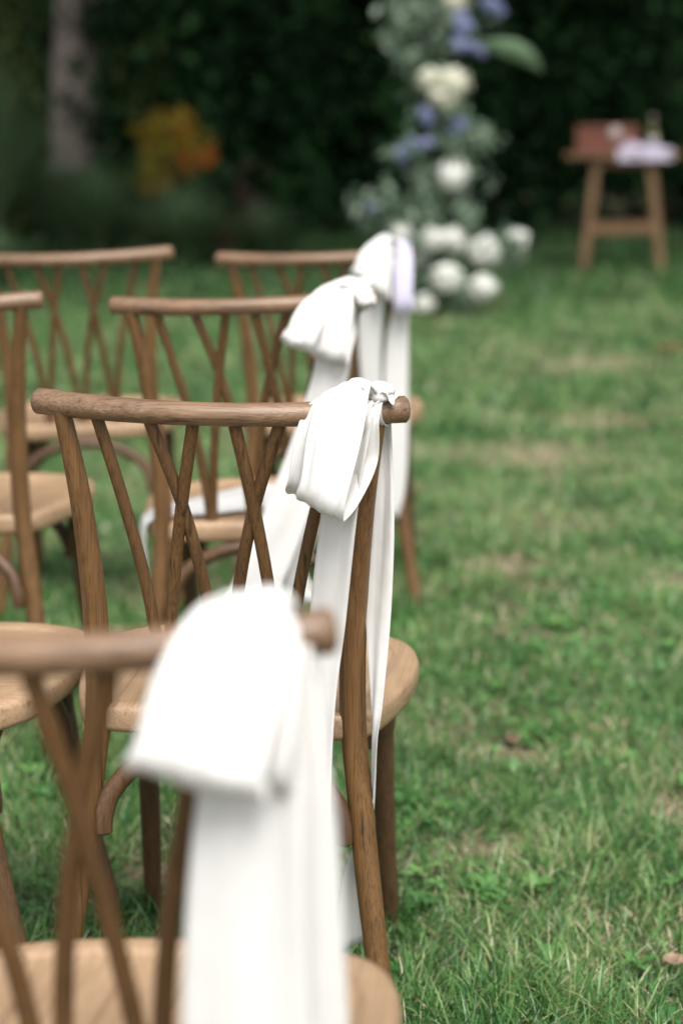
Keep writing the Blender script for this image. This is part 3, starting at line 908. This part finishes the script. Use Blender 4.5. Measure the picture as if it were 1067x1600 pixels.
def tuft(label, x, y, h, spread, n):
    az = RNG.uniform(0, 6.283, n)
    hh = h * RNG.uniform(0.6, 1.15, n)
    V = []
    lean = RNG.uniform(0.1, 1.0, n) * spread
    r0 = RNG.uniform(0, 0.10, n)
    wv = RNG.uniform(0.008, 0.018, n)
    sx, sy = np.cos(az + 1.57), np.sin(az + 1.57)
    L = []
    for t in (0, 0.4, 0.75, 1.0):
        rad = r0 + lean * (t ** 1.7) * hh
        zz = hh * (t - 0.42 * lean * t ** 2.2)
        hw = wv * (1 - t) + 0.0006
        cx, cy = np.cos(az) * rad, np.sin(az) * rad
        L.append(np.stack([cx - sx * hw, cy - sy * hw, np.maximum(zz, 0.01)], 1))
        L.append(np.stack([cx + sx * hw, cy + sy * hw, np.maximum(zz, 0.01)], 1))
    V = np.stack(L, 1).reshape(-1, 3)
    b = (np.arange(n) * 8)[:, None]
    Fs = [b + np.array([[2 * k, 2 * k + 1, 2 * k + 3, 2 * k + 2]]) for k in range(3)]
    me = np_mesh('ornamental_grass', V, Fs, {'rnd': np.repeat(RNG.uniform(0, 1, n), 8)})
    o = mesh_obj('ornamental_grass', me, M['tuft'], smooth=False)
    o.location = (x, y, 0)
    tag(o, label, 'ornamental grass', 'ornamental grasses in the left bed')


tuft('tall arching grass tuft at the left edge under the tree trunk', -2.75, 15.6, 1.75, 0.9, 700)
tuft('arching grass tuft just right of the pale tree trunk', -1.85, 15.6, 0.85, 1.1, 600)
tuft('arching grass tuft covering the foot of the pale tree trunk', -2.3, 16.6, 0.85, 0.8, 460)
tuft('low wide grass tuft below the orange autumn shrub', -1.15, 15.0, 0.72, 1.3, 600)
tuft('low grass tuft between orange shrub and last chair row', -0.55, 15.2, 0.50, 1.3, 460)
tuft('bright green grass tuft at the far left edge behind the chairs', -2.35, 13.6, 0.42, 1.0, 420)

# light green shrub, upper left edge, and small pinkish plants
M['lightleaf'] = leafy('light_shrub_leaf', [(0.0, (0.07, 0.12, 0.035)), (1.0, (0.30, 0.36, 0.13))], 0.35, 0.5, 0.2)
shrub('leafy_shrub', 'lighter green leafy shrub at the upper left corner', (-3.3, 18.7), (0.75, 0.5, 1.25), 120, 40, 0.11, M['lightleaf'], crad=0.3)
shrub('leafy_shrub', 'green leafy sprig right of the pale tree trunk at the top', (-1.72, 18.0), (0.25, 0.3, 1.15), 22, 30, 0.10, M['lightleaf'], crad=0.22)
M['pinkleaf'] = leafy('pink_flower', [(0.0, (0.09, 0.05, 0.04)), (1.0, (0.25, 0.12, 0.11))], 0.3, 0.6, 0.2)
shrub('pink_plant', 'dull pink flowering plant low in the dark bed', (-0.92, 16.2), (0.13, 0.13, 0.17), 14, 14, 0.06, M['pinkleaf'], crad=0.08, cat='plant')
shrub('pink_plant', 'dull pink seed head plant right of the orange shrub', (-0.72, 16.9), (0.13, 0.13, 0.46), 12, 10, 0.05, M['pinkleaf'], crad=0.08, cat='plant')

# ------------------------------------------------------------------ flower column
M['euc'] = leafy('eucalyptus_leaf', [(0.0, (0.05, 0.10, 0.06)), (0.5, (0.16, 0.24, 0.16)), (1.0, (0.38, 0.46, 0.36))], 0.25, 0.55, 0.3)
M['petal'] = leafy('white_petal', [(0.0, (0.84, 0.86, 0.79)), (1.0, (0.92, 0.92, 0.89))], 0.35, 0.5, 0.2)
M['cream'] = leafy('cream_petal', [(0.0, (0.80, 0.80, 0.64)), (1.0, (0.90, 0.90, 0.80))], 0.35, 0.5, 0.2)
M['blue'] = leafy('blue_petal', [(0.0, (0.22, 0.25, 0.45)), (1.0, (0.46, 0.50, 0.72))], 0.3, 0.5, 0.2)
M['leafgreen'] = simple('broad_leaf', (0.20, 0.32, 0.19), 0.4, 0.2, 12)
FY = 11.5
fa = empty('flower_column', (0.66, FY, 0))
tag(fa, 'tall column of white and blue flowers with grey-green foliage', 'flower arrangement')


def petal_ball(nm, r, n, sq=(1, 1, 1), seed=0):
    """bloom built of overlapping cupped petals round a core."""
    g = np.random.default_rng(seed)
    k = np.arange(n)
    ph = k * 2.39996
    zc = 1 - 2 * (k + 0.5) / n
    rr = np.sqrt(1 - zc ** 2)
    d = np.stack([rr * np.cos(ph), rr * np.sin(ph), zc], 1)
    d += g.normal(0, 0.16, d.shape); d /= np.linalg.norm(d, axis=1)[:, None]
    q = g.normal(0, 1, d.shape); q -= (q * d).sum(1)[:, None] * d; q /= np.linalg.norm(q, axis=1)[:, None]
    u = np.cross(d, q)
    s = r * 2.3 / math.sqrt(n) * g.uniform(0.7, 1.5, n)
    c = d * (r * g.uniform(0.78, 1.06, n) * (1 + 0.14 * np.sin(3.1 * d[:, 0] + 2 * d[:, 1] + seed) + 0.10 * np.sin(5 * d[:, 2] + seed)))[:, None]
    ring = []
    for a in range(5):
        an = a * 2 * math.pi / 5
        ring.append(c + (q * math.cos(an) + u * math.sin(an)) * s[:, None] + d * (0.25 * s * math.cos(2 * an))[:, None])
    V = np.stack(ring + [c - d * (0.25 * s)[:, None]], 1) * np.array(sq)
    b = (np.arange(n) * 6)[:, None]
    Fs = [b + np.array([[a, (a + 1) % 5, 5]]) for a in range(5)]
    return np_mesh(nm, V.reshape(-1, 3), Fs, {'rnd': np.repeat(g.uniform(0, 1, n), 6)})


white_me = [petal_ball('bloom', 1.0, 150, (1, 1, 0.92), s) for s in (1, 2, 3)]
blue_me = [petal_ball('blue_bloom', 1.0, 60, (0.8, 0.8, 1.1), s) for s in (4, 5)]
for me in white_me: me.materials.append(M['petal'])
for me in blue_me: me.materials.append(M['blue'])
cream_me = white_me[0].copy(); cream_me.materials.clear(); cream_me.materials.append(M['cream'])


def put(nm, me, x, y, z, r):
    o = bpy.data.objects.new(nm, me)
    COL.objects.link(o)
    o.parent = fa
    o.location = (x - 0.66, y, z)
    o.scale = (r * random.uniform(0.88, 1.12), r * random.uniform(0.88, 1.1), r * random.uniform(0.85, 1.05))
    o.rotation_euler = (random.uniform(-1, 1), random.uniform(-1, 1), random.uniform(0, 6))
    return o


# x, z at the column's distance; y offset towards camera negative
WHITE = [(0.371, -0.10, 0.468, 0.072), (0.543, -0.15, 0.44, 0.080), (0.657, -0.12, 0.431, 0.080), (0.837, -0.10, 0.377, 0.095), (0.608, -0.28, 0.238, 0.095),
         (1.031, 0.02, 0.415, 0.066), (0.818, -0.25, 0.18, 0.086), (0.486, -0.26, 0.092, 0.060), (0.654, -0.10, 0.797, 0.092), (0.469, -0.05, 0.339, 0.065)]
for i, (x, y, z, r) in enumerate(WHITE): put('bloom', white_me[i % 3], x, y, z, r)
for x, y, z, r in [(0.523, -0.12, 1.337, 0.065), (0.656, -0.14, 1.307, 0.085), (0.602, -0.12, 1.237, 0.078), (0.668, -0.08, 1.762, 0.072)]:
    put('cream_bloom', cream_me, x, y, z, r)
for i, (x, y, z, r) in enumerate([(0.697, -0.1, 1.658, 0.055), (0.718, -0.1, 1.615, 0.05), (0.873, -0.05, 1.725, 0.055), (0.919, -0.05, 1.696, 0.045), (0.693, -0.1, 1.525, 0.048), (0.812, -0.08, 1.488, 0.045), (0.758, -0.1, 1.51, 0.04),
                                  (0.503, -0.1, 1.15, 0.042), (0.521, -0.1, 1.103, 0.036), (0.389, -0.1, 0.927, 0.055), (0.448, -0.1, 0.962, 0.048), (0.52, -0.1, 0.982, 0.04), (0.703, -0.06, 1.086, 0.04), (0.655, -0.06, 1.041, 0.036), (0.215, -0.05, 0.616, 0.036)]):
    put('blue_bloom', blue_me[i % 2], x, y, z, r)
# foliage of the column
pp = []
for x, z, rx, rz, k in [(0.66, 1.75, 0.26, 0.22, 30), (0.50, 1.60, 0.20, 0.22, 26), (0.55, 1.40, 0.16, 0.18, 18), (0.58, 1.1, 0.14, 0.2, 18), (0.62, 0.95, 0.26, 0.16, 28), (0.62, 0.72, 0.26, 0.18, 30), (0.52, 0.50, 0.30, 0.20, 40), (0.62, 0.25, 0.30, 0.22, 34), (0.85, 0.35, 0.22, 0.16, 14), (0.55, 0.08, 0.26, 0.08, 14), (0.30, 0.60, 0.14, 0.16, 18), (0.42, 0.42, 0.16, 0.14, 14), (0.45, 1.72, 0.16, 0.16, 14)]:
    p, sh = clumps(max(6, int(k * 0.95)), 12, (x - 0.69, 0.02, z), (rx * 1.30, 0.18, rz * 1.05), 0.065, 0.1)
    pp.append(p)
pp = np.vstack(pp)
tag(leaf_cloud('foliage', pp, 0.065, M['euc'], fa, aspect=0.55), kind='stuff')
tube_obj('pole', [(-0.02, 0.06, -0.02, 0.02, 0.02), (-0.02, 0.06, 1.0, 0.02, 0.02), (0.0, 0.06, 2.6, 0.02, 0.02)], M['darkbark'], fa, n=6, segs=10, ref=(0, 1, 0))
# arching broad pale leaf to the right
cl = [(0.12, -0.10, 1.515, 0, -0.03, 0.02), (0.26, -0.12, 1.50, 0, -0.03, 0.045), (0.36, -0.12, 1.475, 0, -0.03, 0.055), (0.45, -0.11, 1.425, 0, -0.03, 0.045), (0.50, -0.10, 1.365, 0, -0.01, 0.008)]
Pq = catmull(cl, 20)
V, F = [], []
for i in range(20):
    for t in (-1, 0, 1):
        V.append(Pq[i, :3] + Pq[i, 3:] * t + np.array([0, 0.014 if t == 0 else 0, 0]))
for i in range(19):
    for k in range(2):
        a = i * 3 + k
        F.append((a, a + 1, a + 4, a + 3))
lo = mesh_obj('broad_leaf', pyd('broad_leaf', V, F), M['leafgreen'], fa)
md = lo.modifiers.new('thickness', 'SOLIDIFY'); md.thickness = 0.002

# ------------------------------------------------------------------ table and what stands on it
M['table'] = wood('table_wood', (0.10, 0.055, 0.025), (0.24, 0.135, 0.065), (0.34, 0.21, 0.11), 'X', 0.5, fine=0.4)
M['tableleg'] = wood('table_leg_wood', (0.09, 0.05, 0.022), (0.24, 0.14, 0.066), (0.33, 0.20, 0.105), 'Z', 0.5, fine=0.4)
TX, TY = 2.03, 14.3
tb = empty('wooden_table', (TX, TY, 0), (0, 0, R(-7)))
tag(tb, 'rustic wooden table on splayed legs by the dark hedge', 'table')
for k in range(4):
    y0 = -0.26 + k * 0.13
    box_obj('top_plank', -0.415, 0.415, y0 + 0.001, y0 + 0.128, 0.795, 0.830, M['table'], tb)
for sy in (-1, 1):
    for sx in (-1, 1):
        top = np.array([sx * 0.185, sy * 0.16, 0.796]); bot = np.array([sx * 0.275, sy * 0.21, -0.01])
        V = []
        for c, hw in ((top, 0.030), (bot, 0.026)):
            for a, b in ((-1, -1), (1, -1), (1, 1), (-1, 1)): V.append((c[0] + a * hw, c[1] + b * hw * 0.7, c[2]))
        F = [(0, 3, 2, 1), (4, 5, 6, 7)] + [(i, (i + 1) % 4, 4 + (i + 1) % 4, 4 + i) for i in range(4)]
        mesh_obj('leg', pyd('leg', V, F), M['tableleg'], tb, smooth=False)
    box_obj('stretcher', -0.225, 0.225, sy * 0.195 - 0.013, sy * 0.195 + 0.013, 0.265, 0.335, M['table'], tb)
    box_obj('apron', -0.165, 0.165, sy * 0.165 - 0.012, sy * 0.165 + 0.012, 0.73, 0.794, M['table'], tb)
# box
M['redbox'] = wood('red_box_wood', (0.14, 0.045, 0.028), (0.24, 0.085, 0.052), (0.30, 0.12, 0.075), 'X', 0.5, fine=0.4)
M['brass'] = simple('pale_label', (0.62, 0.52, 0.50), 0.5)
bx = empty('wooden_box', (1.915, TY + 0.03, 0.8305), (0, 0, R(-7)))
tag(bx, 'reddish brown wooden box on the left of the table', 'box')
box_obj('base', -0.215, 0.215, -0.13, 0.13, 0.0, 0.135, M['redbox'], bx, 0.006)
box_obj('lid', -0.218, 0.218, -0.133, 0.133, 0.137, 0.185, M['redbox'], bx, 0.008)
V, F = tube([(0.055, -0.128, 0.135, 0.045, 0.045), (0.055, -0.1375, 0.135, 0.045, 0.045)], n=2, segs=24, ref=(0, 0, 1))
mesh_obj('medallion', pyd('medallion', V, F), M['brass'], bx)
# bottle
M['glassy'] = simple('olive_bottle', (0.12, 0.11, 0.03), 0.15)
M['paper'] = simple('paper_label', (0.55, 0.55, 0.52), 0.7)


def lathe(nm, prof, mat, parent, seg=20):
    V, F = [], []
    for r, z in prof:
        for k in range(seg):
            a = 2 * math.pi * k / seg
            V.append((r * math.cos(a), r * math.sin(a), z))
    for i in range(len(prof) - 1):
        for k in range(seg):
            k2 = (k + 1) % seg
            F.append((i * seg + k, i * seg + k2, (i + 1) * seg + k2, (i + 1) * seg + k))
    F.append(tuple(range(seg - 1, -1, -1))); F.append(tuple(range((len(prof) - 1) * seg, len(prof) * seg)))
    return mesh_obj(nm, pyd(nm, V, F), mat, parent)


bt = empty('bottle', (2.235, TY + 0.02, 0.8305))
tag(bt, 'olive glass bottle standing behind the pale cloth on the table', 'bottle')
lathe('body', [(0.036, 0), (0.038, 0.01), (0.038, 0.13), (0.030, 0.155), (0.016, 0.175), (0.0145, 0.225), (0.016, 0.23)], M['glassy'], bt)
lathe('paper_label', [(0.0386, 0.035), (0.0386, 0.10)], M['paper'], bt)
lathe('cap', [(0.0165, 0.2305), (0.0165, 0.245), (0.012, 0.248)], M['brass'], bt)
# pale lilac cloth draped over the right of the table, with a crumpled heap
M['cloth'] = simple('lilac_cloth', (0.66, 0.60, 0.74), 0.8, 0.06, 25)
g = np.random.default_rng(12)
nx, ny = 44, 40
V = []
for j in range(ny):
    for i in range(nx):
        u, v = i / (nx - 1), j / (ny - 1)
        x = -0.19 + 0.38 * u + 0.012 * math.sin(9 * v)
        y = -0.34 + 0.36 * v
        h = 0.070 * math.exp(-(((x + 0.10) / 0.075) ** 2 + ((y + 0.08) / 0.09) ** 2)) + 0.032 * math.exp(-(((x - 0.06) / 0.14) ** 2 + ((y + 0.12) / 0.12) ** 2))
        z = 0.0045 + h * (1 + 0.25 * math.sin(40 * x + 9 * y)) + 0.004 * (1 + math.sin(31 * x - 17 * y))
        if y < -0.268:
            ov = -0.268 - y
            z = 0.004 - ov * 0.85 ; y = -0.272 - 0.006 * (1 + math.sin(25 * x))
        V.append((x, y, z))
F = [(j * nx + i, j * nx + i + 1, (j + 1) * nx + i + 1, (j + 1) * nx + i) for j in range(ny - 1) for i in range(nx - 1)]
co = mesh_obj('table_cloth', pyd('table_cloth', V, F), M['cloth'])
co.location = (2.17, TY, 0.8305)
co.rotation_euler = (0, 0, R(-7))
md = co.modifiers.new('thickness', 'SOLIDIFY'); md.thickness = 0.002; md.offset = 1
tag(co, 'pale lilac cloth heaped on the right of the table', 'cloth')

# ------------------------------------------------------------------ fallen leaves on the lawn
M['deadleaf'] = simple('fallen_leaf', (0.24, 0.15, 0.105), 0.7, 0.5, 60)
M['deadleaf2'] = simple('fallen_leaf_orange', (0.33, 0.13, 0.06), 0.7, 0.3, 40)


def fallen(label, x, y, s, rz, mat, z=0.03):
    V, F = [], []
    nl = 9
    for i in range(nl):
        t = i / (nl - 1)
        wdt = math.sin(math.pi * min(1, t * 0.97 + 0.02)) ** 0.8 * 0.36 * (1 + 0.12 * math.sin(9 * t))
        for k in (-1, -0.5, 0, 0.5, 1):
            V.append(((t - 0.5) * s, k * wdt * s, s * (0.16 * abs(k) ** 1.5 + 0.22 * (t - 0.4) ** 2 + 0.02 * math.sin(8 * t + 3 * k))))
    for i in range(nl - 1):
        for k in range(4):
            a = i * 5 + k
            F.append((a, a + 1, a + 6, a + 5))
    o = mesh_obj('fallen_leaf', pyd('fallen_leaf', V, F), mat)
    md = o.modifiers.new('thickness', 'SOLIDIFY'); md.thickness = 0.0006
    o.location = (x, y, float(ground_z(x, y)) + z)
    o.rotation_euler = (random.uniform(-0.3, 0.3), random.uniform(-0.3, 0.3), rz)
    tag(o, label, 'leaf', 'fallen leaves on the lawn')


fallen('curled pinkish brown fallen leaf at the right edge near the camera', 0.470, 2.69, 0.042, 0.6, M['deadleaf'], 0.022)
fallen('orange brown fallen leaf far out on the right of the lawn', 1.57, 9.4, 0.13, 0.2, M['deadleaf2'], 0.045)
fallen('small brown fallen leaf on the bare patch right of the focused chair', 0.33, 3.72, 0.04, 1.5, M['deadleaf'], 0.014)
fallen('grey brown fallen leaf lying right of the bare patch', 0.50, 3.78, 0.034, 2.3, M['deadleaf'], 0.014)
